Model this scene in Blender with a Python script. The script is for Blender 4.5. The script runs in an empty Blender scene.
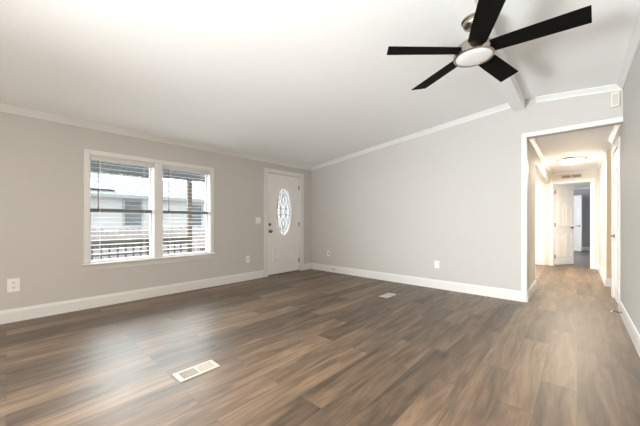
import bpy, bmesh, math, random
from mathutils import Vector, Matrix

random.seed(4)
sc = bpy.context.scene
col = sc.collection
R = math.radians

# ------------------------------------------------------------------ camera
cam = bpy.data.cameras.new('camera')
cam_o = bpy.data.objects.new('camera', cam)
col.objects.link(cam_o)
cam.sensor_width = 36.0
cam.lens = 284.0 / 640.0 * 36.0
cam.shift_y = 8.5 / 640.0
cam.clip_start = 0.02
cam_o.location = (0, 0, 1.08)
cam_o.rotation_euler = (R(90), 0, math.atan(257 / 284.0))
sc.camera = cam_o

# ------------------------------------------------------------------ light
SKY, GLOW, GLOW_P = 1.2, 12.0, 2.0
world = bpy.data.worlds.new('sky')
sc.world = world
world.use_nodes = True
bg = world.node_tree.nodes['Background']
bg.inputs[0].default_value = (0.95, 0.985, 0.995, 1)
_n, _l = world.node_tree.nodes.new, world.node_tree.links.new
_tc = _n('ShaderNodeTexCoord')          # overcast sky, brightest low in the south-west where the sun stands behind it
_dot = _n('ShaderNodeVectorMath')
_dot.operation = 'DOT_PRODUCT'
_dot.inputs[1].default_value = Vector((-0.88, -0.28, 0.40)).normalized()
_l(_tc.outputs['Generated'], _dot.inputs[0])
_mx = _n('ShaderNodeMath')
_mx.operation = 'MAXIMUM'
_mx.inputs[1].default_value = 0.0
_l(_dot.outputs['Value'], _mx.inputs[0])
_pw = _n('ShaderNodeMath')
_pw.operation = 'POWER'
_pw.inputs[1].default_value = GLOW_P
_l(_mx.outputs[0], _pw.inputs[0])
_ma = _n('ShaderNodeMath')
_ma.operation = 'MULTIPLY_ADD'
_ma.inputs[1].default_value = GLOW
_ma.inputs[2].default_value = SKY
_l(_pw.outputs[0], _ma.inputs[0])
_l(_ma.outputs[0], bg.inputs[1])


def area(name, loc, target, sx, sy, power, color):
    l = bpy.data.lights.new(name, 'AREA')
    l.shape = 'RECTANGLE'
    l.size, l.size_y, l.energy, l.color = sx, sy, power, color
    o = bpy.data.objects.new(name, l)
    col.objects.link(o)
    o.location = loc
    o.rotation_euler = (Vector(target) - Vector(loc)).to_track_quat('-Z', 'Y').to_euler()
    return o


# the kitchen lamps and an added fill behind the camera, added fills in the rooms off the hall
area('kitchen_lamp_light', (0.0, -0.7, 2.5), (-0.1, -0.2, 0), 0.5, 1.0, 28, (1.0, 0.62, 0.32))
area('rear_fill_light', (-1.6, -2.7, 0.6), (0.5, 3.0, 2.4), 0.9, 0.9, 55, (0.92, 0.97, 0.99)).data.spread = R(95)  # added fill without a fixture, brightens the ceiling and right wall
area('side_room_fill', (-2.4, 7.0, 1.4), (0, 7.6, 1.1), 1.6, 1.6, 30, (1.0, 0.98, 0.95))
area('bedroom_fill', (-1.6, 11.4, 1.5), (1.2, 12.6, 1.0), 1.4, 1.4, 62, (0.97, 0.98, 1.0))
sc.view_settings.view_transform = 'Standard'
sc.view_settings.look = 'None'
sc.view_settings.exposure = 1.18
sc.view_settings.gamma = 1.0
sc.view_settings.use_curve_mapping = False

# ------------------------------------------------------------------ materials


def mat(name, color, rough=0.5, metal=0.0, bump=None, spec=0.5, emit=None):
    m = bpy.data.materials.new(name)
    m.use_nodes = True
    nt = m.node_tree
    b = nt.nodes['Principled BSDF']
    b.inputs['Base Color'].default_value = (*color, 1)
    b.inputs['Roughness'].default_value = rough
    b.inputs['Metallic'].default_value = metal
    b.inputs['Specular IOR Level'].default_value = spec
    if emit:
        b.inputs['Emission Color'].default_value = (*emit[0], 1)
        b.inputs['Emission Strength'].default_value = emit[1]
    # slight unevenness in every surface
    tc = nt.nodes.new('ShaderNodeTexCoord')
    n = nt.nodes.new('ShaderNodeTexNoise')
    sca, stre, dist, var = bump or (40, 0.05, 0.001, 0.03)
    n.inputs['Scale'].default_value = sca
    n.inputs['Detail'].default_value = 3
    nt.links.new(tc.outputs['Object'], n.inputs['Vector'])
    bp = nt.nodes.new('ShaderNodeBump')
    bp.inputs['Strength'].default_value = stre
    bp.inputs['Distance'].default_value = dist
    nt.links.new(n.outputs['Fac'], bp.inputs['Height'])
    nt.links.new(bp.outputs['Normal'], b.inputs['Normal'])
    mr = nt.nodes.new('ShaderNodeMapRange')
    mr.inputs['To Min'].default_value = 1 - var
    mr.inputs['To Max'].default_value = 1 + var
    nt.links.new(n.outputs['Fac'], mr.inputs['Value'])
    mx = nt.nodes.new('ShaderNodeMix')
    mx.data_type = 'RGBA'
    mx.blend_type = 'MULTIPLY'
    mx.inputs[0].default_value = 1
    mx.inputs[6].default_value = (*color, 1)
    cb = nt.nodes.new('ShaderNodeCombineColor')
    for k in range(3):
        nt.links.new(mr.outputs[0], cb.inputs[k])
    nt.links.new(cb.outputs[0], mx.inputs[7])
    nt.links.new(mx.outputs[2], b.inputs['Base Color'])
    return m


M = {}
M['paint'] = mat('greige_wall_paint', (0.545, 0.535, 0.51), 0.75, bump=(70, 0.04, 0.001, 0.008), spec=0.3)
M['hall_paint'] = mat('hall_wall_paint', (0.66, 0.62, 0.56), 0.7, bump=(90, 0.1, 0.002, 0.01), spec=0.3)
M['white_paint'] = mat('white_wall_paint', (0.82, 0.81, 0.79), 0.7, bump=(90, 0.1, 0.002, 0.01), spec=0.3)
M['ceiling'] = mat('textured_ceiling', (0.90, 0.905, 0.90), 0.85, bump=(22, 0.18, 0.006, 0.012), spec=0.2)
M['trim'] = mat('white_trim_paint', (0.72, 0.72, 0.71), 0.4, bump=(12, 0.03, 0.001, 0.01))
M['door'] = mat('white_door_paint', (0.80, 0.79, 0.78), 0.42, bump=(30, 0.03, 0.001, 0.01))
M['vinyl'] = mat('white_vinyl', (0.66, 0.66, 0.66), 0.35)
M['slat'] = mat('white_slat', (0.64, 0.64, 0.63), 0.6)
M['rail_shade'] = mat('shaded_rail_grey', (0.17, 0.185, 0.19), 0.5)
M['plastic'] = mat('white_plastic', (0.82, 0.81, 0.78), 0.35)
M['cream'] = mat('cream_enamel', (0.58, 0.545, 0.48), 0.4)
M['chime'] = mat('cream_plastic', (0.78, 0.75, 0.68), 0.45)
M['dark'] = mat('dark_slot', (0.03, 0.028, 0.025), 0.6)
M['duct'] = mat('duct_shadow_metal', (0.10, 0.095, 0.09), 0.6)
M['nickel'] = mat('brushed_nickel', (0.40, 0.355, 0.295), 0.24, 1.0)
M['pewter'] = mat('dark_pewter', (0.20, 0.18, 0.16), 0.35, 1.0)
M['bronze'] = mat('bronze_wand', (0.10, 0.05, 0.035), 0.45)
M['blade'] = mat('espresso_blade', (0.0035, 0.003, 0.0026), 0.75, bump=(60, 0.1, 0.001, 0.2), spec=0.1)
M['opal'] = mat('opal_diffuser', (0.78, 0.78, 0.77), 0.4, emit=((1, 0.98, 0.94), 0.02))
M['lamp'] = mat('lit_hall_globe', (0.9, 0.85, 0.75), 0.5, emit=((1.0, 0.85, 0.66), 14.0))
M['bluegrey'] = mat('blue_grey_paint', (0.38, 0.39, 0.41), 0.75, bump=(90, 0.1, 0.002, 0.01), spec=0.3)
M['dark_floor'] = mat('dark_grey_floor', (0.13, 0.12, 0.115), 0.45, bump=(9, 0.1, 0.001, 0.15))
M['siding'] = mat('pale_siding', (0.44, 0.445, 0.45), 0.6)
M['out_white'] = mat('white_exterior_trim', (0.28, 0.28, 0.28), 0.6)
M['metal_roof'] = mat('pale_metal_roof', (0.17, 0.21, 0.26), 0.85, spec=0.1, bump=(3, 0.1, 0.01, 0.12))
M['blue_panel'] = mat('dark_blue_panel', (0.03, 0.05, 0.085), 0.4)
M['shade_glass'] = mat('house_window_glass', (0.06, 0.08, 0.10), 0.2)
M['fence'] = mat('weathered_pink_wood', (0.30, 0.265, 0.26), 0.8, bump=(14, 0.3, 0.004, 0.25))
M['rail_wood'] = mat('weathered_rail_wood', (0.09, 0.08, 0.066), 0.75, bump=(18, 0.3, 0.003, 0.25))
M['post_wood'] = mat('brown_post_wood', (0.07, 0.052, 0.031), 0.75, bump=(18, 0.3, 0.003, 0.3))
M['slate'] = mat('slate_painted_beam', (0.055, 0.06, 0.07), 0.6, bump=(10, 0.2, 0.003, 0.2))
M['iron'] = mat('black_iron', (0.02, 0.02, 0.022), 0.5)
M['ground'] = mat('pale_gravel', (0.34, 0.33, 0.315), 0.9, bump=(6, 0.4, 0.02, 0.25))
M['bark'] = mat('bark', (0.10, 0.08, 0.06), 0.9, bump=(14, 0.5, 0.01, 0.3))
M['leaf'] = mat('yellow_green_leaves', (0.10, 0.115, 0.04), 0.7, bump=(1.5, 0.1, 0.01, 0.5))
M['leaf_dark'] = mat('olive_leaves', (0.06, 0.075, 0.03), 0.7, bump=(1.5, 0.1, 0.01, 0.5))


def glass_mat(name, tint, gloss):
    m = bpy.data.materials.new(name)
    m.use_nodes = True
    nt = m.node_tree
    nt.nodes.remove(nt.nodes['Principled BSDF'])
    t = nt.nodes.new('ShaderNodeBsdfTransparent')
    t.inputs[0].default_value = (*tint, 1)
    g = nt.nodes.new('ShaderNodeBsdfGlossy')
    g.inputs['Roughness'].default_value = 0.02
    mx = nt.nodes.new('ShaderNodeMixShader')
    mx.inputs[0].default_value = gloss
    nt.links.new(t.outputs[0], mx.inputs[1])
    nt.links.new(g.outputs[0], mx.inputs[2])
    nt.links.new(mx.outputs[0], nt.nodes['Material Output'].inputs[0])
    return m


M['glass'] = glass_mat('window_glass', (0.96, 0.98, 0.98), 0.05)


def frosted():
    m = bpy.data.materials.new('textured_door_glass')
    m.use_nodes = True
    nt = m.node_tree
    nt.nodes.remove(nt.nodes['Principled BSDF'])
    t = nt.nodes.new('ShaderNodeBsdfTranslucent')
    t.inputs[0].default_value = (0.36, 0.36, 0.355, 1)
    d = nt.nodes.new('ShaderNodeBsdfTransparent')
    d.inputs[0].default_value = (0.55, 0.55, 0.545, 1)
    tc = nt.nodes.new('ShaderNodeTexCoord')
    v = nt.nodes.new('ShaderNodeTexVoronoi')
    v.inputs['Scale'].default_value = 26
    nt.links.new(tc.outputs['Object'], v.inputs['Vector'])
    mr = nt.nodes.new('ShaderNodeMapRange')
    mr.inputs['From Max'].default_value = 0.7
    mr.inputs['To Min'].default_value = 0.05
    mr.inputs['To Max'].default_value = 0.35
    nt.links.new(v.outputs['Distance'], mr.inputs['Value'])
    mx = nt.nodes.new('ShaderNodeMixShader')
    nt.links.new(mr.outputs[0], mx.inputs[0])
    nt.links.new(t.outputs[0], mx.inputs[1])
    nt.links.new(d.outputs[0], mx.inputs[2])
    nt.links.new(mx.outputs[0], nt.nodes['Material Output'].inputs[0])
    return m


M['frosted'] = frosted()


def plank_floor():
    m = bpy.data.materials.new('vinyl_plank_floor')
    m.use_nodes = True
    nt = m.node_tree
    N, L = nt.nodes.new, nt.links.new
    b = nt.nodes['Principled BSDF']
    tc = N('ShaderNodeTexCoord')
    sp = N('ShaderNodeSeparateXYZ')
    L(tc.outputs['Object'], sp.inputs[0])
    cb = N('ShaderNodeCombineXYZ')
    L(sp.outputs['Y'], cb.inputs['X'])
    L(sp.outputs['X'], cb.inputs['Y'])
    br = N('ShaderNodeTexBrick')
    br.offset = 0.37
    br.offset_frequency = 2
    br.inputs['Color1'].default_value = (0, 0, 0, 1)
    br.inputs['Color2'].default_value = (1, 1, 1, 1)
    br.inputs['Mortar'].default_value = (0.5, 0.5, 0.5, 1)
    br.inputs['Scale'].default_value = 1
    br.inputs['Mortar Size'].default_value = 0.0014
    br.inputs['Mortar Smooth'].default_value = 0.3
    br.inputs['Brick Width'].default_value = 1.22
    br.inputs['Row Height'].default_value = 0.182
    L(cb.outputs[0], br.inputs['Vector'])
    rgb = N('ShaderNodeRGBToBW')
    L(br.outputs['Color'], rgb.inputs[0])
    seed = N('ShaderNodeMath')
    seed.operation = 'MULTIPLY'
    seed.inputs[1].default_value = 37.0
    L(rgb.outputs[0], seed.inputs[0])

    def noise(sx, sy, detail, rough, dist):
        mp = N('ShaderNodeMapping')
        mp.inputs['Scale'].default_value = (sx, sy, 1)
        L(tc.outputs['Object'], mp.inputs['Vector'])
        n = N('ShaderNodeTexNoise')
        n.noise_dimensions = '4D'
        n.inputs['Scale'].default_value = 1
        n.inputs['Detail'].default_value = detail
        n.inputs['Roughness'].default_value = rough
        n.inputs['Distortion'].default_value = dist
        L(mp.outputs[0], n.inputs['Vector'])
        L(seed.outputs[0], n.inputs['W'])
        return n
    streak = noise(9, 1.1, 6, 0.62, 1.6)
    grain = noise(110, 3.0, 4, 0.65, 0.2)

    def mul(a, k, c):
        x = N('ShaderNodeMath')
        x.operation = 'MULTIPLY_ADD'
        L(a, x.inputs[0])
        x.inputs[1].default_value = k
        x.inputs[2].default_value = c
        return x
    a1 = mul(rgb.outputs[0], 0.32, -0.03)
    a2 = mul(streak.outputs['Fac'], 1.35, -0.38)
    a3 = mul(grain.outputs['Fac'], 0.4, -0.15)
    s1 = N('ShaderNodeMath')
    L(a1.outputs[0], s1.inputs[0])
    L(a2.outputs[0], s1.inputs[1])
    s2 = N('ShaderNodeMath')
    L(s1.outputs[0], s2.inputs[0])
    L(a3.outputs[0], s2.inputs[1])
    cr = N('ShaderNodeValToRGB')
    e = cr.color_ramp.elements
    e[0].position, e[0].color = 0.17, (0.052, 0.035, 0.022, 1)
    e[1].position, e[1].color = 0.82, (0.28, 0.198, 0.128, 1)
    k = e.new(0.5)
    k.color = (0.146, 0.101, 0.065, 1)
    L(s2.outputs[0], cr.inputs[0])
    mx = N('ShaderNodeMix')
    mx.data_type = 'RGBA'
    L(br.outputs['Fac'], mx.inputs[0])
    L(cr.outputs[0], mx.inputs[6])
    mx.inputs[7].default_value = (0.07, 0.052, 0.04, 1)
    L(mx.outputs[2], b.inputs['Base Color'])
    rr = mul(grain.outputs['Fac'], 0.24, 0.33)
    L(rr.outputs[0], b.inputs['Roughness'])
    b.inputs['IOR'].default_value = 1.62
    b.inputs['Specular IOR Level'].default_value = 0.55
    bp = N('ShaderNodeBump')
    bp.inputs['Strength'].default_value = 0.12
    bp.inputs['Distance'].default_value = 0.002
    L(grain.outputs['Fac'], bp.inputs['Height'])
    L(bp.outputs['Normal'], b.inputs['Normal'])
    return m


M['floor'] = plank_floor()

# ------------------------------------------------------------------ mesh helpers


def box(bm, x0, x1, y0, y1, z0, z1):
    vs = [bm.verts.new((x, y, z)) for z in (z0, z1) for y in (y0, y1) for x in (x0, x1)]
    for f in ((0, 2, 3, 1), (4, 5, 7, 6), (0, 1, 5, 4), (2, 6, 7, 3), (0, 4, 6, 2), (1, 3, 7, 5)):
        bm.faces.new([vs[i] for i in f])
    return bm


def rot_box(bm, c, sx, sy, sz, rot):
    vs = [bm.verts.new(Vector(c) + rot @ Vector((x * sx / 2, y * sy / 2, z * sz / 2)))
          for z in (-1, 1) for y in (-1, 1) for x in (-1, 1)]
    for f in ((0, 2, 3, 1), (4, 5, 7, 6), (0, 1, 5, 4), (2, 6, 7, 3), (0, 4, 6, 2), (1, 3, 7, 5)):
        bm.faces.new([vs[i] for i in f])
    return bm


def prism(bm, pts, axis, a, b):
    """polygon pts extruded along axis from a to b; pts are the two other coordinates in xyz order"""
    def P(p, t):
        l = list(p)
        l.insert(axis, t)
        return l
    A = [bm.verts.new(P(p, a)) for p in pts]
    B = [bm.verts.new(P(p, b)) for p in pts]
    n = len(pts)
    bm.faces.new(A)
    bm.faces.new(B[::-1])
    for i in range(n):
        bm.faces.new((A[i], B[i], B[(i + 1) % n], A[(i + 1) % n]))
    return bm


def sweep(bm, prof, p0, p1, out, up=(0, 0, 1)):
    """profile (out, up) carried from p0 to p1"""
    p0, p1, out, up = Vector(p0), Vector(p1), Vector(out), Vector(up)
    A = [bm.verts.new(p0 + out * a + up * c) for a, c in prof]
    B = [bm.verts.new(p1 + out * a + up * c) for a, c in prof]
    n = len(prof)
    bm.faces.new(A)
    bm.faces.new(B[::-1])
    for i in range(n):
        bm.faces.new((A[i], B[i], B[(i + 1) % n], A[(i + 1) % n]))
    return bm


def lathe(bm, prof, c, d=(0, 0, 1), n=32):
    """profile (radius, height) turned about direction d through c"""
    q = Vector(d).to_track_quat('Z', 'Y')
    rings = []
    for r, h in prof:
        if r < 1e-6:
            rings.append([bm.verts.new(Vector(c) + q @ Vector((0, 0, h)))])
        else:
            rings.append([bm.verts.new(Vector(c) + q @ Vector((r * math.cos(2 * math.pi * k / n), r * math.sin(2 * math.pi * k / n), h))) for k in range(n)])
    for a, b in zip(rings, rings[1:]):
        for k in range(n):
            k2 = (k + 1) % n
            f = [a[k % len(a)], a[k2 % len(a)], b[k2 % len(b)], b[k % len(b)]]
            f = list(dict.fromkeys(f))
            if len(f) > 2:
                bm.faces.new(f)
    for rg in (rings[0], rings[-1]):
        if len(rg) > 2:
            bm.faces.new(rg)
    return bm


def tube(bm, p, q, r, n=12):
    d = Vector(q) - Vector(p)
    return lathe(bm, [(r, 0), (r, d.length)], p, d, n)


def B():
    return bmesh.new()


def obj(name, bm, m, parent=None, bevel=0, smooth=False, kind=None):
    bmesh.ops.recalc_face_normals(bm, faces=bm.faces)
    me = bpy.data.meshes.new(name)
    bm.to_mesh(me)
    bm.free()
    me.materials.append(m if not isinstance(m, str) else M[m])
    o = bpy.data.objects.new(name, me)
    col.objects.link(o)
    if parent:
        o.parent = parent
        o.matrix_parent_inverse = Matrix.Translation(-parent.location) if parent.type == 'EMPTY' and parent.rotation_euler.z == 0 else Matrix()
    if bevel:
        md = o.modifiers.new('bevel', 'BEVEL')
        md.width = bevel
        md.segments = 2
        md.limit_method = 'ANGLE'
        md.angle_limit = R(40)
    if smooth:
        for p in me.polygons:
            p.use_smooth = True
        me.set_sharp_from_angle(angle=R(38))
    if kind:
        o['kind'] = kind
    return o


def tag(o, label, cat, group=None, kind=None):
    o['label'] = label
    o['category'] = cat
    if group:
        o['group'] = group
    if kind:
        o['kind'] = kind
    return o


def thing(name, label, cat, loc=(0, 0, 0), group=None, kind=None):
    o = bpy.data.objects.new(name, None)
    col.objects.link(o)
    o.empty_display_size = 0.05
    o.location = loc
    return tag(o, label, cat, group, kind)


def struct(name, bm, m, label=None, cat=None, **k):
    o = obj(name, bm, m, kind='structure', **k)
    if label:
        tag(o, label, cat)
    return o


def copy_tree(o, parent=None, move=None):
    c = o.copy()
    col.objects.link(c)
    if parent:
        c.parent = parent
    if move:
        c.location = Vector(o.location) + Vector(move)
    for ch in list(o.children):
        copy_tree(ch, c)
    return c


# ------------------------------------------------------------------ setting
XL, XR, YF, YB = -4.50, 0.385, 4.67, -3.2
XH, YE = -0.50, 8.97          # hall left face, hall end face
HZ = 2.27                     # hall ceiling
XR2, YJ = 0.362, 6.71         # narrower far part of the hall


def cz(x):                    # underside of the vaulted ceiling
    return 2.30 + (x - XL) * 0.1074 if x < -0.585 else 2.7205 - (x + 0.585) * 0.097


b = B()
box(b, XL - 0.14, XR + 0.9, YB - 0.14, 9.03, -0.12, 0)
box(b, -2.7, XL + 2, YF, 9.03, -0.12, 0)
struct('floor', b, 'floor', 'grey brown wood plank floor running into the hall', 'floor')

b = B()
pts = [(XL - 0.3, cz(XL - 0.3)), (-0.585, cz(-0.585)), (XR + 0.15, cz(XR + 0.15)), (XR + 0.15, cz(XR) + 0.15), (-0.585, cz(-0.585) + 0.15), (XL - 0.3, cz(XL - 0.3) + 0.15)]
prism(b, pts, 1, YB - 0.14, YF + 0.10)
struct('ceiling', b, 'ceiling', 'white textured vaulted ceiling of the living room', 'ceiling')

# left wall: window openings and the front door opening
WY = ((0.695, 1.424), (1.536, 2.263))
WZ0, WZ1 = 0.56, 1.915
DY0, DY1, DZ = 3.436, 4.331, 2.055
b = B()
X0 = XL - 0.14
box(b, X0, XL, YB, -2.6, 0, 2.42)      # unglazed opening added behind the camera to let sky light in
box(b, X0, XL, -2.6, -1.3, 0, 0.05)
box(b, X0, XL, -2.6, -1.3, 2.05, 2.42)
box(b, X0, XL, -1.3, WY[0][0], 0, 2.42)
box(b, X0, XL, WY[0][0], WY[1][1], 0, WZ0)
box(b, X0, XL, WY[0][0], WY[1][1], WZ1, 2.42)
box(b, X0, XL, WY[0][1], WY[1][0], WZ0, WZ1)
box(b, X0, XL, WY[1][1], DY0, 0, 2.42)
box(b, X0, XL, DY0, DY1, DZ, 2.42)
box(b, X0, XL, DY1, YF + 0.11, 0, 2.42)
struct('wall_left', b, 'paint', 'greige wall with the window and the front door', 'wall')

b = B()
top = 0.03
prism(b, [(XL, 0), (XH, 0), (XH, 2.205), (XR, 2.205), (XR, cz(XR) + top), (-0.585, cz(-0.585) + top), (XL, cz(XL) + top)], 1, YF, YF + 0.11)
struct('wall_far', b, 'paint', 'greige far wall with the hall opening', 'wall')

# right wall of room and hall, with a closed door and an open doorway in the hall
RY0, RY1 = 5.00, 5.76
OY0 = 5.93
b = B()
box(b, XR, XR + 0.1, YB, RY0, 0, 2.7)
box(b, XR, XR + 0.1, RY0, RY1, 2.04, 2.7)
box(b, XR, XR + 0.1, RY1, OY0, 0, 2.7)
struct('wall_right', b, 'paint', 'greige wall along the right side', 'wall')
b = B()
box(b, XR2, XR2 + 0.6, YJ, YE + 0.1, 0, 2.7)
struct('wall_hall_right', b, 'hall_paint', 'cream hall wall beyond the side doorway', 'wall')
b = B()
box(b, XR + 0.55, XR + 0.65, RY0 - 0.3, YJ, 0, 2.7)
box(b, XR + 0.1, XR + 0.55, RY0 - 0.35, RY0 - 0.3, 0, 2.7)
struct('wall_side_closet', b, 'hall_paint', 'cream wall inside the side doorway', 'wall')

b = B()   # back wall with a wide unglazed opening added behind the camera for light
box(b, XL, -2.5, YB - 0.14, YB, 0, 2.8)
box(b, -0.2, XR, YB - 0.14, YB, 0, 2.8)
box(b, -2.5, -0.2, YB - 0.14, YB, 0, 0.2)
box(b, -2.5, -0.2, YB - 0.14, YB, 2.2, 2.8)
struct('wall_back', b, 'paint', 'greige wall behind the camera', 'wall')

# hall shell
b = B()
box(b, XH - 0.10, XH, YF + 0.11, 5.74, 0, HZ)
box(b, XH - 0.10, XH, 5.74, YE, 2.015, HZ)
struct('wall_hall_left', b, 'hall_paint', 'short cream wall just inside the hall', 'wall')
b = B()
box(b, -2.7, XR + 0.65, YF + 0.10, YE + 0.1, HZ, HZ + 0.1)
struct('ceiling_hall', b, 'white_paint', 'white hall ceiling', 'ceiling')
EX0, EX1, EZ = -0.435, 0.232, 1.995
b = B()
box(b, XH - 0.1, EX0, YE, YE + 0.1, 0, HZ)
box(b, EX1, XR2 + 0.3, YE, YE + 0.1, 0, HZ)
box(b, EX0, EX1, YE, YE + 0.1, EZ, HZ)
struct('wall_hall_end', b, 'hall_paint', 'cream wall around the bedroom door', 'wall')
b = B()
box(b, -2.7, XH - 0.1, YE, YE + 0.1, 0, HZ)
box(b, -2.7, -2.6, YF + 0.11, YE, 0, HZ)
struct('wall_side_room', b, 'white_paint', 'white wall of the room off the hall', 'wall')

# bedroom at the end of the hall
BY = 14.4
b = B()
box(b, -1.7, 2.1, BY, BY + 0.1, 0, 2.35)
box(b, -1.8, -1.7, YE + 0.1, BY + 0.1, 0, 2.35)
box(b, 2.1, 2.2, YE + 0.1, BY + 0.1, 0, 2.35)
struct('wall_bedroom', b, 'bluegrey', 'blue grey bedroom walls', 'wall')
b = B()
box(b, -1.8, 2.2, YE + 0.06, BY + 0.1, -0.1, 0.004)
struct('floor_bedroom', b, 'dark_floor', 'dark grey bedroom floor', 'floor')
b = B()
box(b, -1.8, 2.2, YE + 0.1, BY + 0.1, 2.35, 2.45)
struct('ceiling_bedroom', b, 'white_paint', 'white bedroom ceiling', 'ceiling')

# ridge beam
b = B()
box(b, -0.652, -0.519, YB, YF, 2.585, 2.74)
struct('trim_1', b, 'ceiling', 'white boxed ridge beam under the ceiling', 'beam', bevel=0.006)

# crown mouldings
CROWN = [(0, 0.012), (0, -0.062), (0.010, -0.062), (0.014, -0.050), (0.026, -0.036), (0.040, -0.018), (0.050, -0.010), (0.054, 0.012)]
b = B()
sweep(b, [(a, c + 0.1074 * a) for a, c in CROWN], (XL, YB, cz(XL)), (XL, YF, cz(XL)), (1, 0, 0))
struct('trim_2', b, 'trim', 'white crown moulding over the window wall', 'moulding')
b = B()
sweep(b, CROWN, (XL, YF, cz(XL)), (-0.652, YF, cz(-0.652)), (0, -1, 0))
struct('trim_3', b, 'trim', 'white crown moulding rising along the far wall', 'moulding')
b = B()
sweep(b, CROWN, (-0.40, YF, cz(-0.40)), (XR, YF, cz(XR)), (0, -1, 0))
struct('trim_4', b, 'trim', 'white crown moulding over the hall opening', 'moulding')
b = B()
sweep(b, [(a, c + 0.097 * a) for a, c in CROWN], (XR, YB, cz(XR)), (XR, YF, cz(XR)), (-1, 0, 0))
struct('trim_5', b, 'trim', 'white crown moulding on the right wall', 'moulding')
b = B()
sweep(b, CROWN, (XH, YF + 0.11, HZ), (XH, YE, HZ), (1, 0, 0))
struct('trim_6', b, 'trim', 'white crown moulding on the left hall wall', 'moulding')
b = B()
sweep(b, CROWN, (XR, YF + 0.11, HZ), (XR, OY0, HZ), (-1, 0, 0))
struct('trim_7', b, 'trim', 'white crown moulding over the right hall door', 'moulding')
b = B()
sweep(b, CROWN, (XR2, YJ, HZ), (XR2, YE, HZ), (-1, 0, 0))
struct('trim_8', b, 'trim', 'white crown moulding at the far right of the hall', 'moulding')
b = B()
sweep(b, CROWN, (XH, YE, HZ), (XR2, YE, HZ), (0, -1, 0))
struct('trim_9', b, 'trim', 'white crown moulding over the bedroom door', 'moulding')
b = B()
sweep(b, CROWN, (-1.7, BY, 2.35), (2.1, BY, 2.35), (0, -1, 0))
struct('trim_10', b, 'trim', 'white crown moulding in the bedroom', 'moulding')

# hall opening casing
b = B()
box(b, XH - 0.056, XH + 0.004, YF - 0.018, YF, 0, 2.262)
box(b, XH + 0.004, XR, YF - 0.018, YF, 2.203, 2.262)
box(b, XH - 0.001, XH + 0.004, YF, YF + 0.112, 0, 2.205)
struct('trim_11', b, 'trim', 'white casing around the hall opening', 'casing', bevel=0.004)

# baseboards
BASE = [(0, 0), (0.016, 0), (0.016, 0.112), (0.011, 0.124), (0.008, 0.138), (0, 0.140)]


def baseboard(name, segs, label):
    b = B()
    for p0, p1, out in segs:
        sweep(b, BASE, (*p0, 0), (*p1, 0), (*out, 0))
    struct(name, b, 'trim', label, 'baseboard')


baseboard('baseboard_left', [((XL, YB), (XL, DY0 - 0.097), (1, 0)), ((XL, DY1 + 0.09), (XL, YF), (1, 0))], 'white baseboard under the window')
baseboard('baseboard_far', [((XL, YF), (XH - 0.056, YF), (0, -1))], 'white baseboard along the far wall')
baseboard('baseboard_right', [((XR, YB), (XR, RY0 - 0.07), (-1, 0))], 'white baseboard along the right wall')
baseboard('baseboard_hall_left', [((XH, YF + 0.005), (XH, 5.74), (1, 0)), ((XH + 0.016, 5.74), (XH - 0.1, 5.74), (0, 1))], 'white baseboard just inside the hall on the left')
baseboard('baseboard_hall_right', [((XR2, YJ - 0.016), (XR2, YE), (-1, 0)), ((XR2, YJ), (XR + 0.55, YJ), (0, -1)), ((XR, RY1 + 0.07), (XR, OY0), (-1, 0))], 'white baseboard far right in the hall')
baseboard('baseboard_hall_end', [((EX1 + 0.072, YE), (XR2, YE), (0, -1))], 'white baseboard beside the bedroom door')
baseboard('baseboard_side_room', [((-2.6, YE), (XH - 0.1, YE), (0, -1))], 'white baseboard of the room off the hall')
baseboard('baseboard_bedroom', [((-1.7, BY), (2.1, BY), (0, -1))], 'white baseboard in the bedroom')

# side doorway past the hall door
b = B()
box(b, XR - 0.012, XR + 0.1, OY0 - 0.012, OY0, 0, HZ)
struct('trim_12', b, 'trim', 'white casing of the side doorway in the hall', 'casing')

M['tan'] = mat('tan_wood_panel', (0.62, 0.46, 0.30), 0.6, bump=(10, 0.1, 0.001, 0.06))
b = B()
box(b, XR2 + 0.004, XR + 0.55, YJ - 0.006, YJ, 0.14, HZ)
struct('trim_15', b, 'tan', 'tan jamb strip of the side doorway in the hall', 'casing')

# ------------------------------------------------------------------ window
w = thing('window_1', 'white twin window with wide sill on the greige wall', 'window', (XL, 1.48, WZ0), kind='structure')
y0, y1 = WY[0][0], WY[1][1]
b = B()
C = 0.058
F = XL + 0.018
box(b, XL, F, y0 - C, y0, WZ0, WZ1 + C)
box(b, XL, F, y1, y1 + C, WZ0, WZ1 + C)
box(b, XL, F, y0, y1, WZ1, WZ1 + C)
box(b, XL, F, WY[0][1], WY[1][0], WZ0, WZ1)
obj('casing', b, 'trim', w, bevel=0.004)
b = B()
for a, c in WY:               # jamb liners
    box(b, X0, XL, a, a + 0.006, WZ0, WZ1)
    box(b, X0, XL, c - 0.006, c, WZ0, WZ1)
    box(b, X0, XL, a, c, WZ1 - 0.012, WZ1)
obj('jamb', b, 'trim', w)
b = B()
for a, c in WY:
    box(b, XL - 0.13, XL - 0.0005, a + 0.001, c - 0.001, WZ0 - 0.028, WZ0 + 0.001)
prism(b, [(XL, WZ0 - 0.028), (XL + 0.052, WZ0 - 0.028), (XL + 0.062, WZ0 - 0.016), (XL + 0.062, WZ0 - 0.008), (XL + 0.054, WZ0), (XL, WZ0)], 1, y0 - C - 0.022, y1 + C + 0.022)
obj('window_sill', b, 'trim', w)
b = B()
prism(b, [(XL, 0.468), (XL + 0.012, 0.468), (XL + 0.024, 0.515), (XL + 0.024, WZ0 - 0.028), (XL, WZ0 - 0.028)], 1, y0 - C - 0.012, y1 + C + 0.012)
obj('apron', b, 'trim', w)
ZM = 1.222
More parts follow.
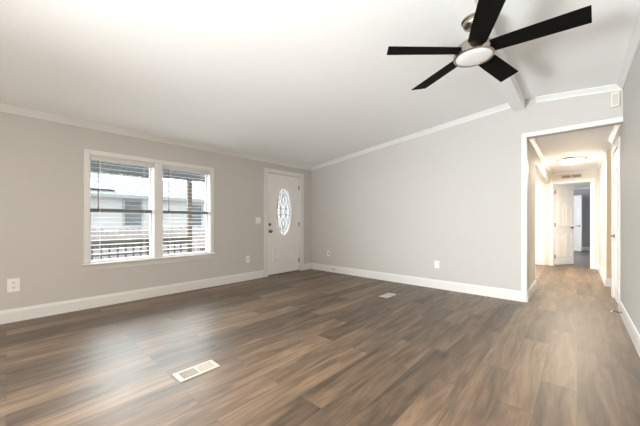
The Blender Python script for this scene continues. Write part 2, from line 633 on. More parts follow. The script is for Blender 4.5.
for a, c in WY:
    a, c = a + 0.006, c - 0.006
    for z0, z1, x in ((WZ0, ZM + 0.018, XL - 0.098), (ZM - 0.018, WZ1 - 0.012, XL - 0.122)):
        s = 0.022
        b = B()
        box(b, x, x + 0.024, a, a + s, z0, z1)
        box(b, x, x + 0.024, c - s, c, z0, z1)
        box(b, x, x + 0.024, a + s, c - s, z0, z0 + s + 0.006)
        box(b, x, x + 0.024, a + s, c - s, z1 - s - 0.006, z1)
        sash = obj('sash', b, 'vinyl', w)
        b = B()
        box(b, x + 0.010, x + 0.014, a + s, c - s, z0 + s + 0.006, z1 - s - 0.006)
        obj('pane', b, 'glass', sash)
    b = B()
    box(b, XL - 0.0735, XL - 0.0665, a, c, ZM - 0.022, ZM + 0.024)  # dark bar before the white sash rails, shade put into its colour
    mr_ = obj('meeting_rail', b, 'rail_shade', w, bevel=0.002)
    mr_['label'] = 'meeting rail with its shade painted in dark grey green'

# blinds
for i, (a, c) in enumerate(WY):
    a, c = a + 0.012, c - 0.012
    t = thing('window_blind', ['white slatted blind in the left half of the window, slats nearly flat',
                               'white slatted blind in the right half of the window, nearer the front door'][i],
              'blind', (XL - 0.035, (a + c) / 2, WZ0), 'open blinds in the twin window')
    b = B()
    box(b, XL - 0.066, XL - 0.008, a, c, WZ1 - 0.062, WZ1 - 0.013)
    obj('headrail', b, 'slat', t, bevel=0.003)
    b = B()
    n = 25
    tilt = R(2 if i == 0 else 4)
    z = WZ1 - 0.09
    zs = []
    while z > WZ0 + 0.05:
        zs.append(z)
        z -= 0.058
    for z in zs:
        rot_box(b, (XL - 0.036, (a + c) / 2, z), 0.045, c - a, 0.0020, Matrix.Rotation(tilt, 3, 'Y'))
    obj('slats', b, 'slat', t)
    b = B()
    box(b, XL - 0.060, XL - 0.012, a, c, WZ0 + 0.002, WZ0 + 0.020)
    obj('bottom_rail', b, 'slat', t, bevel=0.003)
    b = B()
    for yy in (a + 0.10, c - 0.10):
        for xx in (XL - 0.062, XL - 0.010):
            tube(b, (xx, yy, WZ0 + 0.012), (xx, yy, WZ1 - 0.03), 0.0012, 6)
    obj('ladder_cord', b, 'slat', t)
    b = B()
    tube(b, (XL + 0.002, a + 0.075, WZ1 - 0.06), (XL + 0.003, a + 0.075, 1.25), 0.0045, 8)
    lathe(b, [(0.003, 0), (0.007, 0.01), (0.007, 0.05), (0.003, 0.06)], (XL + 0.003, a + 0.075, 1.215), n=10)
    box(b, XL - 0.01, XL + 0.004, a + 0.072, a + 0.078, WZ1 - 0.064, WZ1 - 0.058)
    tag_w = obj('tilt_wand', b, 'bronze', t, smooth=True)
    tag_w['label'] = 'thin dark brown wand'

# ------------------------------------------------------------------ doors


def moulded_panel(b, y0, y1, z0, z1, place, depth=0.006):
    """a raised moulded frame and field on a door face; place(u, out, z) -> point"""
    m = 0.022
    rings = [(0, 0.0), (0.006, depth), (m - 0.006, depth), (m, -0.002), (m + 0.018, depth * 0.6)]
    loops = []
    for ins, out in rings:
        loops.append([b.verts.new(place(u, out, z)) for u, z in ((y0 + ins, z0 + ins), (y1 - ins, z0 + ins), (y1 - ins, z1 - ins), (y0 + ins, z1 - ins))])
    for A, Bq in zip(loops, loops[1:]):
        for k in range(4):
            b.faces.new((A[k], A[(k + 1) % 4], Bq[(k + 1) % 4], Bq[k]))
    b.faces.new(loops[-1])


# front door
d = thing('door_1', 'white front door with an oval leaded glass', 'door', (XL, (DY0 + DY1) / 2, 0), kind='structure')
b = B()
C = 0.088
box(b, XL, XL + 0.018, DY0 - C, DY0 + 0.006, 0, DZ + 0.07)
box(b, XL, XL + 0.018, DY1 - 0.006, DY1 + C, 0, DZ + 0.07)
box(b, XL, XL + 0.018, DY0 + 0.006, DY1 - 0.006, DZ - 0.006, DZ + 0.07)
box(b, XL - 0.14, XL, DY0, DY0 + 0.012, 0, DZ)
box(b, XL - 0.14, XL, DY1 - 0.012, DY1, 0, DZ)
box(b, XL - 0.14, XL, DY0 + 0.012, DY1 - 0.012, DZ - 0.012, DZ)
obj('door_frame', b, 'trim', d, bevel=0.003)
b = B()
box(b, XL - 0.13, XL - 0.012, DY0 + 0.012, DY1 - 0.012, 0.0, 0.018)
obj('threshold', b, 'pewter', d)
# slab with an oval hole: a ring of quads around the ellipse
OC, OA, OB = (3.884, 1.285), 0.205, 0.49
a, c, z0, z1 = DY0 + 0.014, DY1 - 0.014, 0.022, DZ - 0.015
xf, xb = XL - 0.028, XL - 0.072
b = B()
n = 64
E1 = [(OC[0] + OA * math.cos(2 * math.pi * k / n), OC[1] + OB * math.sin(2 * math.pi * k / n)) for k in range(n)]


def to_rect(p):
    dy, dz = p[0] - OC[0], p[1] - OC[1]
    s = min(((c if dy > 0 else a) - OC[0]) / dy if abs(dy) > 1e-9 else 1e9, ((z1 if dz > 0 else z0) - OC[1]) / dz if abs(dz) > 1e-9 else 1e9)
    return (OC[0] + dy * s, OC[1] + dz * s)


E2 = [to_rect(p) for p in E1]
for k in range(4):            # true corners
    cy, czz = (a, c, c, a)[k], (z0, z0, z1, z1)[k]
    i = min(range(n), key=lambda j: (E2[j][0] - cy) ** 2 + (E2[j][1] - czz) ** 2)
    E2[i] = (cy, czz)
fr1 = [b.verts.new((xf, *p)) for p in E1]
fr2 = [b.verts.new((xf, *p)) for p in E2]
bk1 = [b.verts.new((xb, *p)) for p in E1]
bk2 = [b.verts.new((xb, *p)) for p in E2]
for k in range(n):
    j = (k + 1) % n
    for q in ((fr1[k], fr1[j], fr2[j], fr2[k]), (bk1[k], bk2[k], bk2[j], bk1[j]), (fr1[k], bk1[k], bk1[j], fr1[j]), (fr2[k], fr2[j], bk2[j], bk2[k])):
        b.faces.new(q)
obj('door_slab', b, 'door', d)
b = B()
place = lambda u, o, z: (xf + 0.0005 + o, u, z)
for (u0, u1) in ((3.585, 3.835), (3.935, 4.185)):
    moulded_panel(b, u0, u1, 0.27, 0.565, place, 0.016)
obj('lower_panels', b, 'door', d)
b = B()                        # oval moulding around the glass


def oval_ring(b, a0, b0, a1, b1, x0, x1):
    L = []
    for (aa, bb, x) in ((a0, b0, x0), (a0, b0, x1), (a1, b1, x1), (a1, b1, x0)):
        L.append([b.verts.new((x, OC[0] + aa * math.cos(2 * math.pi * k / n), OC[1] + bb * math.sin(2 * math.pi * k / n))) for k in range(n)])
    for q in range(4):
        A, Bq = L[q], L[(q + 1) % 4]
        for k in range(n):
            b.faces.new((A[k], A[(k + 1) % n], Bq[(k + 1) % n], Bq[k]))


oval_ring(b, OA + 0.022, OB + 0.022, OA - 0.008, OB - 0.008, xf - 0.004, xf + 0.011)
obj('oval_moulding', b, 'door', d, bevel=0.003)
b = B()
vs = [b.verts.new((xf - 0.022, OC[0] + OA * 0.99 * math.cos(2 * math.pi * k / n), OC[1] + OB * 0.99 * math.sin(2 * math.pi * k / n))) for k in range(n)]
vb = [b.verts.new((xf - 0.028, v.co.y, v.co.z)) for v in vs]
b.faces.new(vs)
b.faces.new(vb[::-1])
for k in range(n):
    b.faces.new((vs[k], vb[k], vb[(k + 1) % n], vs[(k + 1) % n]))
gl = obj('oval_glass', b, 'frosted', d)
b = B()                        # leading: ovals, diamonds and scrolls
xg = xf - 0.019


def came(pts, r=0.0052):
    for p, q in zip(pts, pts[1:]):
        tube(b, (xg, *p), (xg, *q), r, 6)


def ell(cy, czz, ra, rb, m=24, t0=0, t1=360):
    return [(OC[0] + cy + ra * math.cos(R(t0 + (t1 - t0) * k / m)), OC[1] + czz + rb * math.sin(R(t0 + (t1 - t0) * k / m))) for k in range(m + 1)]


came(ell(0, 0, OA * 0.82, OB * 0.86, 48))
came(ell(0, 0, 0.075, 0.15))
came(ell(0, 0, 0.040, 0.075))
for s in (-1, 1):
    came([(OC[0], OC[1] + s * 0.15), (OC[0] - 0.04, OC[1] + s * 0.24), (OC[0], OC[1] + s * 0.36), (OC[0] + 0.04, OC[1] + s * 0.24), (OC[0], OC[1] + s * 0.15)])
    came([(OC[0], OC[1] + s * 0.36), (OC[0], OC[1] + s * 0.485)])
    came([(OC[0] + s * 0.075, OC[1]), (OC[0] + s * OA * 0.98, OC[1])])
    for q in (-1, 1):
        came(ell(s * 0.115, q * 0.10, 0.042, 0.05, 16))
        came(ell(s * 0.085, q * 0.215, 0.036, 0.05, 16))
        came(ell(s * 0.05, q * 0.33, 0.026, 0.045, 16))
        came(ell(s * 0.075, q * 0.065, 0.02, 0.026, 12))
obj('leading', b, 'duct', gl)


def round_knob(name, y, z, parent, r):
    b = B()
    lathe(b, [(r * 1.08, 0), (r * 1.08, 0.006), (r * 0.95, 0.010), (r * 0.42, 0.012), (r * 0.40, 0.028), (r * 0.85, 0.036), (r, 0.050), (r * 0.8, 0.063), (0.0, 0.068)], (xf, y, z), (1, 0, 0), 24)
    obj(name, b, 'pewter', parent, smooth=True)


round_knob('knob', 3.515, 0.885, d, 0.030)
b = B()
lathe(b, [(0.030, 0), (0.030, 0.008), (0.024, 0.014), (0, 0.014)], (xf, 3.515, 1.02), (1, 0, 0), 24)
box(b, xf + 0.012, xf + 0.030, 3.510, 3.520, 1.005, 1.035)
obj('deadbolt', b, 'pewter', d, smooth=True)
for z in (1.82, 1.02, 0.24):
    b = B()
    tube(b, (xf + 0.008, c + 0.006, z - 0.05), (xf + 0.008, c + 0.006, z + 0.05), 0.007, 10)
    box(b, xf - 0.004, xf + 0.003, c - 0.02, c + 0.012, z - 0.045, z + 0.045)
    obj('hinge', b, 'pewter', d)


# interior moulded doors: built along local x from the hinge, faces +-y
def inner_door(name, label, hinge, ang, wd, h, panels, handle_at=None, handed=1, parts_extra=None):
    t = thing(name, label, 'door', (*hinge, 0), kind='structure')
    rot = Matrix.Rotation(ang, 3, 'Z')
    H = Vector((*hinge, 0))
    tf = lambda x, y, z: H + rot @ Vector((x, y, z))

    def local(bm):
        for v in bm.verts:
            v.co = tf(*v.co)
        return bm
    th = 0.035
    b = B()
    box(b, 0.003, wd, -th / 2, th / 2, 0.014, h)
    obj('door_slab', local(b), 'door', t, bevel=0.002)
    b = B()
    for (u0, u1, z0, z1) in panels:
        moulded_panel(b, u0 * wd, u1 * wd, z0 * h, z1 * h, lambda u, o, z: (u, -th / 2 - 0.0005 - o, z), 0.013)
        moulded_panel(b, u0 * wd, u1 * wd, z0 * h, z1 * h, lambda u, o, z: (u, th / 2 + 0.0005 + o, z), 0.013)
    obj('moulded_panels', local(b), 'door', t)
    hz = handle_at or 0.92
    for s in (-1, 1):
        b = B()
        lathe(b, [(0.028, 0), (0.028, 0.008), (0.010, 0.010), (0.010, 0.045), (0, 0.045)], (wd - 0.06, s * th / 2, hz), (0, s, 0), 18)
        tube(b, (wd - 0.05, s * (th / 2 + 0.042), hz), (wd - 0.165, s * (th / 2 + 0.042), hz), 0.009, 10)
        obj('lever_handle', local(b), 'pewter', t, smooth=True)
    for z in (0.22, 1.0, 1.8):
        b = B()
        tube(b, (0.0, handed * (th / 2 + 0.004), z - 0.045), (0.0, handed * (th / 2 + 0.004), z + 0.045), 0.009, 10)
        box(b, 0.0, 0.028, handed * th / 2 - 0.001, handed * th / 2 + 0.002 * handed + 0.001, z - 0.045, z + 0.045)
        obj('hinge', local(b), 'pewter', t)
    return t


SIX = [(0.14, 0.45, 0.10, 0.40), (0.55, 0.86, 0.10, 0.40), (0.14, 0.45, 0.48, 0.80), (0.55, 0.86, 0.48, 0.80), (0.14, 0.45, 0.86, 0.94), (0.55, 0.86, 0.86, 0.94)]
d2 = inner_door('door_2', 'white panelled door standing half open at the end of the hall', (EX0 + 0.016, YE + 0.075), R(58), 0.645, 1.975, SIX, 0.93, -1)
b = B()
box(b, EX0 - 0.066, EX0 + 0.004, YE - 0.016, YE, 0, EZ + 0.066)
box(b, EX1 - 0.004, EX1 + 0.072, YE - 0.016, YE, 0, EZ + 0.066)
box(b, EX0 + 0.004, EX1 - 0.004, YE - 0.016, YE, EZ - 0.004, EZ + 0.066)
box(b, EX0, EX0 + 0.008, YE, YE + 0.1, 0, EZ)
box(b, EX1 - 0.008, EX1, YE, YE + 0.1, 0, EZ)
box(b, EX0 + 0.008, EX1 - 0.008, YE, YE + 0.1, EZ - 0.008, EZ)
struct('trim_13', b, 'trim', 'white casing around the bedroom door', 'casing', bevel=0.003)

d3 = inner_door('door_3', 'white panelled door deep in the blue grey bedroom', (-0.44, BY - 0.06), R(-42), 0.76, 2.03, SIX, 0.92, 1)
d4 = inner_door('door_4', 'white door in the right wall of the hall', (XR + 0.022, RY0 + 0.014), R(90), RY1 - RY0 - 0.028, 2.03, SIX, 0.877, 1)
b = B()
C = 0.062
box(b, XR - 0.016, XR, RY0 - C, RY0 + 0.006, 0, 2.04 + C)
box(b, XR - 0.016, XR, RY1 - 0.006, RY1 + C, 0, 2.04 + C)
box(b, XR - 0.016, XR, RY0 + 0.006, RY1 - 0.006, 2.034, 2.04 + C)
box(b, XR, XR + 0.1, RY0, RY0 + 0.01, 0, 2.04)
box(b, XR, XR + 0.1, RY1 - 0.01, RY1, 0, 2.04)
struct('trim_14', b, 'trim', 'white casing of the door in the right hall wall', 'casing', bevel=0.003)

# ------------------------------------------------------------------ ceiling fan
FX, FY, FB = -0.572, 2.341, 2.345
fan = thing('ceiling_fan', 'ceiling fan with five dark blades and a round white light', 'ceiling fan', (FX, FY, 2.585))
b = B()
lathe(b, [(0.082, 2.586), (0.082, 2.572), (0.074, 2.568), (0.074, 2.552), (0.068, 2.538), (0.052, 2.527), (0.030, 2.522), (0.0, 2.522)], (FX, FY, 0), n=40)
obj('canopy', b, 'nickel', fan, smooth=True)
b = B()
lathe(b, [(0.012, 2.40), (0.012, 2.515), (0.022, 2.505), (0.027, 2.512), (0.022, 2.520), (0.022, 2.524)], (FX, FY, 0), n=20)
obj('downrod', b, 'nickel', fan, smooth=True)
b = B()
lathe(b, [(0.0, 2.475), (0.024, 2.475), (0.026, 2.455), (0.040, 2.440), (0.105, 2.395), (0.126, 2.375), (0.128, 2.368), (0.128, 2.335), (0.0, 2.335)], (FX, FY, 0), n=48)
obj('motor_housing', b, 'nickel', fan, smooth=True)
b = B()
lathe(b, [(0.119, 2.338), (0.136, 2.338), (0.138, 2.330), (0.138, 2.306), (0.132, 2.300), (0.122, 2.302), (0.119, 2.306), (0.119, 2.338)], (FX, FY, 0), n=48)
obj('light_ring', b, 'nickel', fan, smooth=True)
b = B()
lathe(b, [(0.121, 2.330), (0.121, 2.305), (0.105, 2.299), (0.06, 2.2955), (0.0, 2.2945)], (FX, FY, 0), n=48)
lens = obj('light_lens', b, 'opal', fan, smooth=True)
lens['label'] = 'round white opal light lens'
pitch = R(11)
for k in range(5):
    th = R(6.2 + 72 * k)
    Rz = Matrix.Rotation(th, 3, 'Z') @ Matrix.Rotation(-pitch, 3, 'X')
    o = Vector((FX, FY, FB + 0.008))
    b = B()
    xs = [0.115, 0.20, 0.35, 0.50, 0.60]
    hw = [0.060, 0.064, 0.068, 0.071, 0.073]
    tp = []
    outline = [(x, h_) for x, h_ in zip(xs, hw)] + [(0.654, 0.074)] + [(0.632, -0.073)] + [(x - (0.012 if i == 0 else 0), -h_) for i, (x, h_) in enumerate(list(zip(xs, hw))[::-1])]
    A = [b.verts.new(o + Rz @ Vector((x, y, 0.003))) for x, y in outline]
    Bv = [b.verts.new(o + Rz @ Vector((x, y, -0.003))) for x, y in outline]
    b.faces.new(A)
    b.faces.new(Bv[::-1])
    m = len(outline)
    for i in range(m):
        b.faces.new((A[i], Bv[i], Bv[(i + 1) % m], A[(i + 1) % m]))
    bl = obj('blade', b, 'blade', fan)
    b = B()
    rot_box(b, o + Rz @ Vector((0.135, 0, 0.006)), 0.09, 0.05, 0.005, Rz)
    obj('blade_bracket', b, 'nickel', bl)

# ------------------------------------------------------------------ wall plates


def plate(name, label, cat, pos, axis, wd, ht, kind, group=None):
    """axis 'x': on the left wall facing +x; 'y': on the far wall facing -y"""
    t = thing(name, label, cat, pos, group)
    P = Vector(pos)

    def tf(u, o, z):
        return P + (Vector((o, u, z)) if axis == 'x' else Vector((u, -o, z)))

    def bx(b, u0, u1, o0, o1, z0, z1):
        p, q = tf(u0, o0, z0), tf(u1, o1, z1)
        return box(b, min(p.x, q.x), max(p.x, q.x), min(p.y, q.y), max(p.y, q.y), min(p.z, q.z), max(p.z, q.z))
    b = B()
    bx(b, -wd / 2, wd / 2, 0, 0.006, -ht / 2, ht / 2)
    obj('cover_plate', b, 'plastic', t, bevel=0.0025)
    s = ht / 0.115
    if kind == 'duplex':
        for q in (-1, 1):
            b = B()
            zc = q * 0.0195 * s
            bx(b, -0.0165 * s, 0.0165 * s, 0.006, 0.0085, zc - 0.014 * s, zc + 0.014 * s)
            so = obj('receptacle', b, 'plastic', t, bevel=0.002)
            b = B()
            for u in (-0.0065, 0.0065):
                bx(b, (u - 0.0016) * s, (u + 0.0016) * s, 0.0085, 0.0092, zc - 0.001 * s, zc + 0.009 * s)
            bx(b, -0.003 * s, 0.003 * s, 0.0085, 0.0092, zc - 0.010 * s, zc - 0.004 * s)
            obj('slots', b, 'dark', so)
    elif kind == 'decora':
        b = B()
        bx(b, -0.0175, 0.0175, 0.006, 0.0085, -0.034, 0.034)
        so = obj('receptacle', b, 'plastic', t, bevel=0.002)
        b = B()
        for zc in (-0.019, 0.019):
            bx(b, -0.012, -0.007, 0.0085, 0.0095, zc - 0.006, zc + 0.008)
            bx(b, 0.007, 0.012, 0.0085, 0.0095, zc - 0.006, zc + 0.008)
            bx(b, -0.004, 0.004, 0.0085, 0.0095, zc - 0.013, zc - 0.007)
        obj('slots', b, 'dark', so)
    elif kind == 'switch':
        for u in (-0.024, 0.024):
            b = B()
            bx(b, u - 0.0165, u + 0.0165, 0.006, 0.0095, -0.033, 0.033)
            obj('rocker', b, 'plastic', t, bevel=0.002)
    elif kind == 'coax':
        b = B()
        bx(b, -0.009, 0.009, 0.006, 0.008, -0.033, 0.033)
        jk = obj('jack_insert', b, 'duct', t)
        jk['label'] = 'narrow grey insert'
    elif kind == 'twin':
        for q in (-1, 1):
            b = B()
            bx(b, -0.0165, 0.0165, 0.006, 0.008, q * 0.018 - 0.0135, q * 0.018 + 0.0135)
            obj('receptacle', b, 'plastic', t, bevel=0.002)
    return t


plate('wall_outlet', 'oversized white duplex outlet low on the window wall, left of the window', 'outlet', (XL, 0.053, 0.395), 'x', 0.094, 0.142, 'duplex')
plate('wall_outlet', 'white outlet low on the wall between window and front door', 'outlet', (XL, 2.985, 0.385), 'x', 0.078, 0.125, 'decora')
plate('light_switch', 'white double light switch plate left of the front door', 'light switch', (XL, 3.215, 1.10), 'x', 0.116, 0.118, 'switch')
plate('cable_plate', 'white wall plate with a narrow grey insert near the corner of the far wall', 'wall plate', (-3.98, YF, 0.39), 'y', 0.07, 0.115, 'coax')
plate('wall_outlet', 'plain white outlet low in the middle of the far wall', 'outlet', (-1.678, YF, 0.385), 'y', 0.075, 0.118, 'twin')

# ------------------------------------------------------------------ floor registers


def register(label, x0, x1, y0, y1, open_half):
    t = thing('floor_register', label, 'floor vent', ((x0 + x1) / 2, (y0 + y1) / 2, 0))
    e = 0.024
    b = B()
    box(b, x0, x1, y0, y0 + e * 1.3, 0, 0.006)
    box(b, x0, x1, y1 - e * 1.3, y1, 0, 0.006)
    box(b, x0, x0 + e, y0 + e * 1.3, y1 - e * 1.3, 0, 0.006)
    box(b, x1 - e, x1, y0 + e * 1.3, y1 - e * 1.3, 0, 0.006)
    ym = (y0 + y1) / 2
    box(b, x0 + e, x1 - e, ym - 0.008, ym + 0.008, 0, 0.006)
    obj('frame', b, 'cream', t, bevel=0.002)
    for h, (p, q) in enumerate(((y0 + e * 1.3, ym - 0.008), (ym + 0.008, y1 - e * 1.3))):
        b = B()
        box(b, x0 + e, x1 - e, p, q, 0.0, 0.0012)
        bk = obj('damper', b, 'duct' if open_half[h] else 'cream', t)
        b = B()
        nb = 10
        for k in range(1, nb):
            y = p + (q - p) * k / nb
            rot_box(b, ((x0 + x1) / 2, y, 0.0036), x1 - x0 - 2 * e, 0.0020, 0.0030, Matrix.Rotation(R(25), 3, 'X'))
        for k in (1, 2, 3):
            x = x0 + e + (x1 - x0 - 2 * e) * k / 4
            box(b, x - 0.0014, x + 0.0014, p, q, 0.0014, 0.0054)
        obj('louvres', b, 'cream', t)


register('cream floor register with half its louvres open, nearest the camera', -2.112, -1.968, 0.785, 1.072, (True, False))
register('small cream floor register closed, near the far wall', -2.112, -1.978, 3.60, 3.875, (False, False))

# ------------------------------------------------------------------ door stops


def door_stop(label, p, d, ln):
    t = thing('door_stop', label, 'door stop', p)
    p, d = Vector(p), Vector(d)
    b = B()
    lathe(b, [(0.012, 0), (0.012, 0.004), (0.006, 0.008)], p, d, 14)
    obj('mount', b, 'pewter', t, smooth=True)
    b = B()
    pr = []
    k = 0
    h = 0.008
    while h < ln - 0.014:
        pr += [(0.0055, h), (0.0038, h + 0.0016)]
        h += 0.0032
    lathe(b, pr, p, d, 10)
    obj('spring', b, 'pewter', t)
    b = B()
    lathe(b, [(0.006, ln - 0.015), (0.008, ln - 0.012), (0.008, ln - 0.002), (0.0, ln)], p, d, 12)
    obj('rubber_tip', b, 'dark' if ln < 0.07 else 'plastic', t, smooth=True)


door_stop('small dark door stop on the far wall baseboard near the front door', (-3.80, YF - 0.0155, 0.075), (0, -1, 0), 0.05)
door_stop('spring door stop on the right wall baseboard before the hall door', (XR - 0.0155, 4.62, 0.06), (-1, 0, 0), 0.085)

# ------------------------------------------------------------------ door chime, hall grille, hall lamp
t = thing('door_chime', 'small cream box high on the wall, right of the hall opening', 'door chime', (0.325, YF, 2.46))
b = B()
box(b, 0.288, 0.356, YF - 0.04, YF, 2.385, 2.545)
obj('housing', b, 'chime', t, bevel=0.004)
b = B()
box(b, 0.297, 0.347, YF - 0.0425, YF - 0.0395, 2.400, 2.530)
obj('front_cover', b, 'cream', t, bevel=0.001)

t = thing('return_grille', 'white vent grille with dark slots above the bedroom door', 'vent', (-0.10, YE, 2.14))
b = B()
box(b, -0.29, 0.095, YE - 0.008, YE, 2.098, 2.196)
obj('frame', b, 'cream', t, bevel=0.002)
for x0, x1 in ((-0.262, -0.112), (-0.085, 0.068)):
    b = B()
    box(b, x0, x1, YE - 0.0092, YE - 0.0078, 2.118, 2.176)
    sl = obj('slot', b, 'dark', t)
    b = B()
    for k in range(4):
        rot_box(b, ((x0 + x1) / 2, YE - 0.011, 2.126 + k * 0.014), x1 - x0, 0.002, 0.006, Matrix.Rotation(R(40), 3, 'X'))
    obj('louvres', b, 'cream', sl)

LX, LY = -0.075, 7.2
t = thing('hall_lamp', 'lit round flush ceiling lamp in the hall', 'ceiling lamp', (LX, LY, HZ))
b = B()
lathe(b, [(0.0, HZ), (0.215, HZ), (0.220, HZ - 0.012), (0.212, HZ - 0.028), (0.195, HZ - 0.034), (0.0, HZ - 0.034)], (LX, LY, 0), n=48)
obj('lamp_base', b, 'nickel', t, smooth=True)
b = B()
lathe(b, [(0.188, HZ - 0.034), (0.186, HZ - 0.045), (0.165, HZ - 0.068), (0.12, HZ - 0.088), (0.06, HZ - 0.099), (0.0, HZ - 0.102)], (LX, LY, 0), n=40)
obj('glass_dome', b, 'lamp', t, smooth=True)
hl = area('hall_lamp_light', (LX, LY, HZ - 0.115), (LX, LY, 0), 0.26, 0.26, 30, (1.0, 0.85, 0.68))

# ------------------------------------------------------------------ outside the window
b = B()
box(b, -45, XL - 0.2, -30, 40, -0.9, -0.75)
struct('ground', b, 'ground', 'pale ground outside the window', 'ground')
b = B()
y = -2.0
while y < 6.4:
    box(b, -6.62, XL - 0.16, y, y + 0.135, -0.14, -0.10)
    y += 0.142
struct('porch_deck', b, 'rail_wood', 'weathered porch deck boards', 'deck')

t = thing('porch_beam', 'slate coloured porch roof beam seen at the top of the window', 'beam', (-6.5, 2, 2.0))
b = B()
box(b, -6.56, -6.46, -2.2, 6.6, 2.005, 2.26)
obj('beam', b, 'slate', t)
for k in range(14):
    b = B()
    y = -1.9 + k * 0.61
    box(b, -6.75, XL - 0.15, y, y + 0.045, 2.262, 2.40)
    obj('rafter', b, 'slate', t)
t = thing('porch_post', 'brown wooden porch post seen through the right half of the window', 'post', (-6.5, 2.78, -0.1))
b = B()
box(b, -6.545, -6.455, 2.735, 2.825, -0.10, 2.004)
obj('shaft', b, 'post_wood', t, bevel=0.005)
b = B()
box(b, -6.56, -6.44, 2.72, 2.84, -0.10, 0.02)
obj('base_block', b, 'post_wood', t, bevel=0.005)

t = thing('porch_railing', 'weathered porch railing with dark iron balusters', 'railing', (-6.5, 1.2, -0.1))
b = B()
box(b, -6.57, -6.43, -2.0, 2.718, 0.695, 0.735)
obj('top_rail', b, 'rail_wood', t, bevel=0.004)
b = B()
box(b, -6.52, -6.48, -2.0, 2.718, 0.585, 0.693)
obj('upper_board', b, 'rail_wood', t)
b = B()
box(b, -6.515, -6.485, -2.0, 2.718, 0.44, 0.468)
obj('middle_rail', b, 'iron', t)
b = B()
box(b, -6.515, -6.485, -2.0, 2.718, -0.03, 0.0)
obj('bottom_rail', b, 'iron', t)
for k in range(36):
    y = -1.93 + k * 0.1285
    b = B()
    box(b, -6.478, -6.455, y, y + 0.024, -0.08, 0.64)
    obj('baluster', b, 'iron', t)

t = thing('step_handrail', 'white step handrail beside the brown porch post', 'handrail', (-6.62, 2.95, -0.1))
b = B()
box(b, -6.60, -6.56, 2.845, 3.02, 0.70, 0.735)
obj('top_bar', b, 'out_white', t)
for yy in (2.98,):
    b = B()
    box(b, -6.60, -6.56, yy - 0.02, yy + 0.02, -0.10, 0.70)
    obj('upright', b, 'out_white', t)
t = thing('porch_railing', 'short stretch of dark porch railing right of the white handrail', 'railing', (-6.5, 4.0, -0.1))
b = B()
box(b, -6.52, -6.48, 3.03, 5.6, 0.42, 0.46)
obj('top_rail', b, 'iron', t)
for k in range(14):
    y = 3.06 + k * 0.18
    b = B()
    box(b, -6.515, -6.485, y, y + 0.03, -0.10, 0.42)
    obj('baluster', b, 'iron', t)

t = thing('board_fence', 'weathered pinkish picket fence beyond the porch', 'fence', (-9.0, 2.7, -0.75))
y = -1.0
while y < 7.4:
    h_ = 0.86 + random.uniform(-0.03, 0.06)
    b = B()
    prism(b, [(y, -0.72), (y + 0.128, -0.72), (y + 0.128, h_ - 0.04), (y + 0.098, h_), (y + 0.03, h_), (y, h_ - 0.04)], 0, -9.01, -8.99)
    obj('picket', b, 'fence', t)
    y += 0.142
for z in (-0.4, 0.55):
    b = B()
    box(b, -9.05, -9.011, -1.0, 7.4, z, z + 0.09)
    obj('fence_rail', b, 'fence', t)

# neighbour's house
hs = thing('neighbour_house', 'pale sided house with a metal roof beyond the fence', 'house', (-14, 4, -0.75))
b = B()
HX = -12.0
z = -0.75
while z < 1.95:
    prism(b, [(HX - 0.3, z), (HX + 0.022, z), (HX + 0.004, z + 0.118), (HX - 0.3, z + 0.118)], 1, -3.0, 9.5)
    z += 0.12
box(b, HX - 6, HX - 0.29, -3.0, 9.5, -0.75, 1.95)
obj('siding_wall', b, 'siding', hs)
b = B()
prism(b, [(HX + 0.34, 1.94), (HX - 3.1, 3.06), (HX - 6.4, 1.94), (HX - 6.4, 2.0), (HX - 3.1, 3.13), (HX + 0.34, 2.0)], 1, -3.3, 9.8)
for k in range(32):
    y = -3.2 + 0.41 * k
    sweep(b, [(0, 0), (0.02, 0), (0.02, 0.03), (0, 0.03)], (HX + 0.34, y, 2.0), (HX - 3.1, y, 3.13), (0, 1, 0))
obj('roof', b, 'metal_roof', hs)
b = B()
box(b, HX + 0.342, HX + 0.37, -3.3, 9.8, 1.90, 2.01)
obj('fascia', b, 'out_white', hs)
b = B()
rot_box(b, (HX - 0.35, 2.05, 2.30), 0.75, 1.0, 0.05, Matrix.Rotation(math.atan(1.13 / 3.44), 3, 'Y'))
pn = obj('roof_panel', b, 'blue_panel', hs)
pn['label'] = 'dark blue panel on the roof'
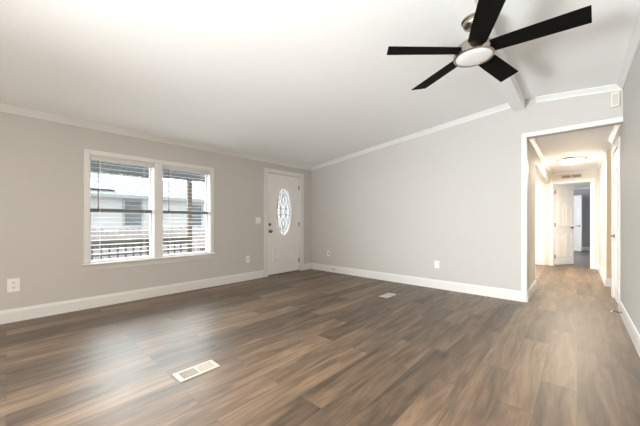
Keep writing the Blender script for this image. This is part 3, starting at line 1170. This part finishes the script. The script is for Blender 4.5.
for (a, c, z0, z1) in ((2.84, 3.36, 0.95, 1.84), (5.22, 5.62, 0.90, 1.76)):
    b = B()
    e = 0.06
    box(b, HX + 0.02, HX + 0.05, a - e, a, z0 - e, z1 + e)
    box(b, HX + 0.02, HX + 0.05, c, c + e, z0 - e, z1 + e)
    box(b, HX + 0.02, HX + 0.05, a, c, z1, z1 + e)
    box(b, HX + 0.02, HX + 0.05, a, c, z0 - e, z0)
    zm = (z0 + z1) / 2
    box(b, HX + 0.02, HX + 0.05, a, c, zm - 0.03, zm + 0.03)
    wn = obj('window', b, 'out_white', hs)
    b = B()
    box(b, HX + 0.022, HX + 0.032, a, c, z0, zm - 0.03)
    box(b, HX + 0.022, HX + 0.032, a, c, zm + 0.03, z1)
    obj('pane', b, 'shade_glass', wn)


def tree(x, y, h, r, leaf, label):
    t = thing('tree', label, 'tree', (x, y, -0.75), 'trees behind the neighbouring house')
    b = B()
    lathe(b, [(0.20, -0.75), (0.15, 0.6), (0.11, h * 0.6), (0.03, h)], (x, y, 0), n=10)
    for k in range(6):
        a_ = k * 1.05 + random.random()
        z = h * 0.45 + k * 0.2
        lathe(b, [(0.06, 0), (0.015, r * 0.8)], (x, y, z), (math.cos(a_), math.sin(a_), 0.7), 6)
    obj('trunk', b, 'bark', t)
    b = B()
    cl = [(x + random.uniform(-.6, .6) * r, y + random.uniform(-.8, .8) * r, h * 0.72 + random.uniform(-.3, .45) * r, r * random.uniform(.35, .6)) for _ in range(12)]
    for (cx, cy, cz_, cr) in cl:
        for _ in range(220):
            v = Vector((random.gauss(0, 1), random.gauss(0, 1), random.gauss(0, 1))).normalized() * cr * random.uniform(.6, 1.0)
            p = Vector((cx, cy, cz_)) + v
            q = Matrix.Rotation(random.uniform(0, 6.28), 3, Vector((random.gauss(0, 1), random.gauss(0, 1), random.gauss(0, 1))).normalized())
            s = random.uniform(0.05, 0.10)
            b.faces.new([b.verts.new(p + q @ Vector(w_)) for w_ in ((-s, 0, 0), (0, -s * .5, 0), (s, 0, 0), (0, s * .5, 0))])
    obj('foliage', b, leaf, t)


tree(-20.2, 3.4, 5.2, 1.0, 'leaf', 'yellow green tree over the roof, at the left edge of the window')
tree(-24.6, 5.3, 5.8, 1.2, 'leaf_dark', 'darker olive tree over the roof, right of the yellow green one')
tree(-20.6, 6.0, 5.2, 1.0, 'leaf_dark', 'olive tree over the roof, rightmost in the left half of the window')
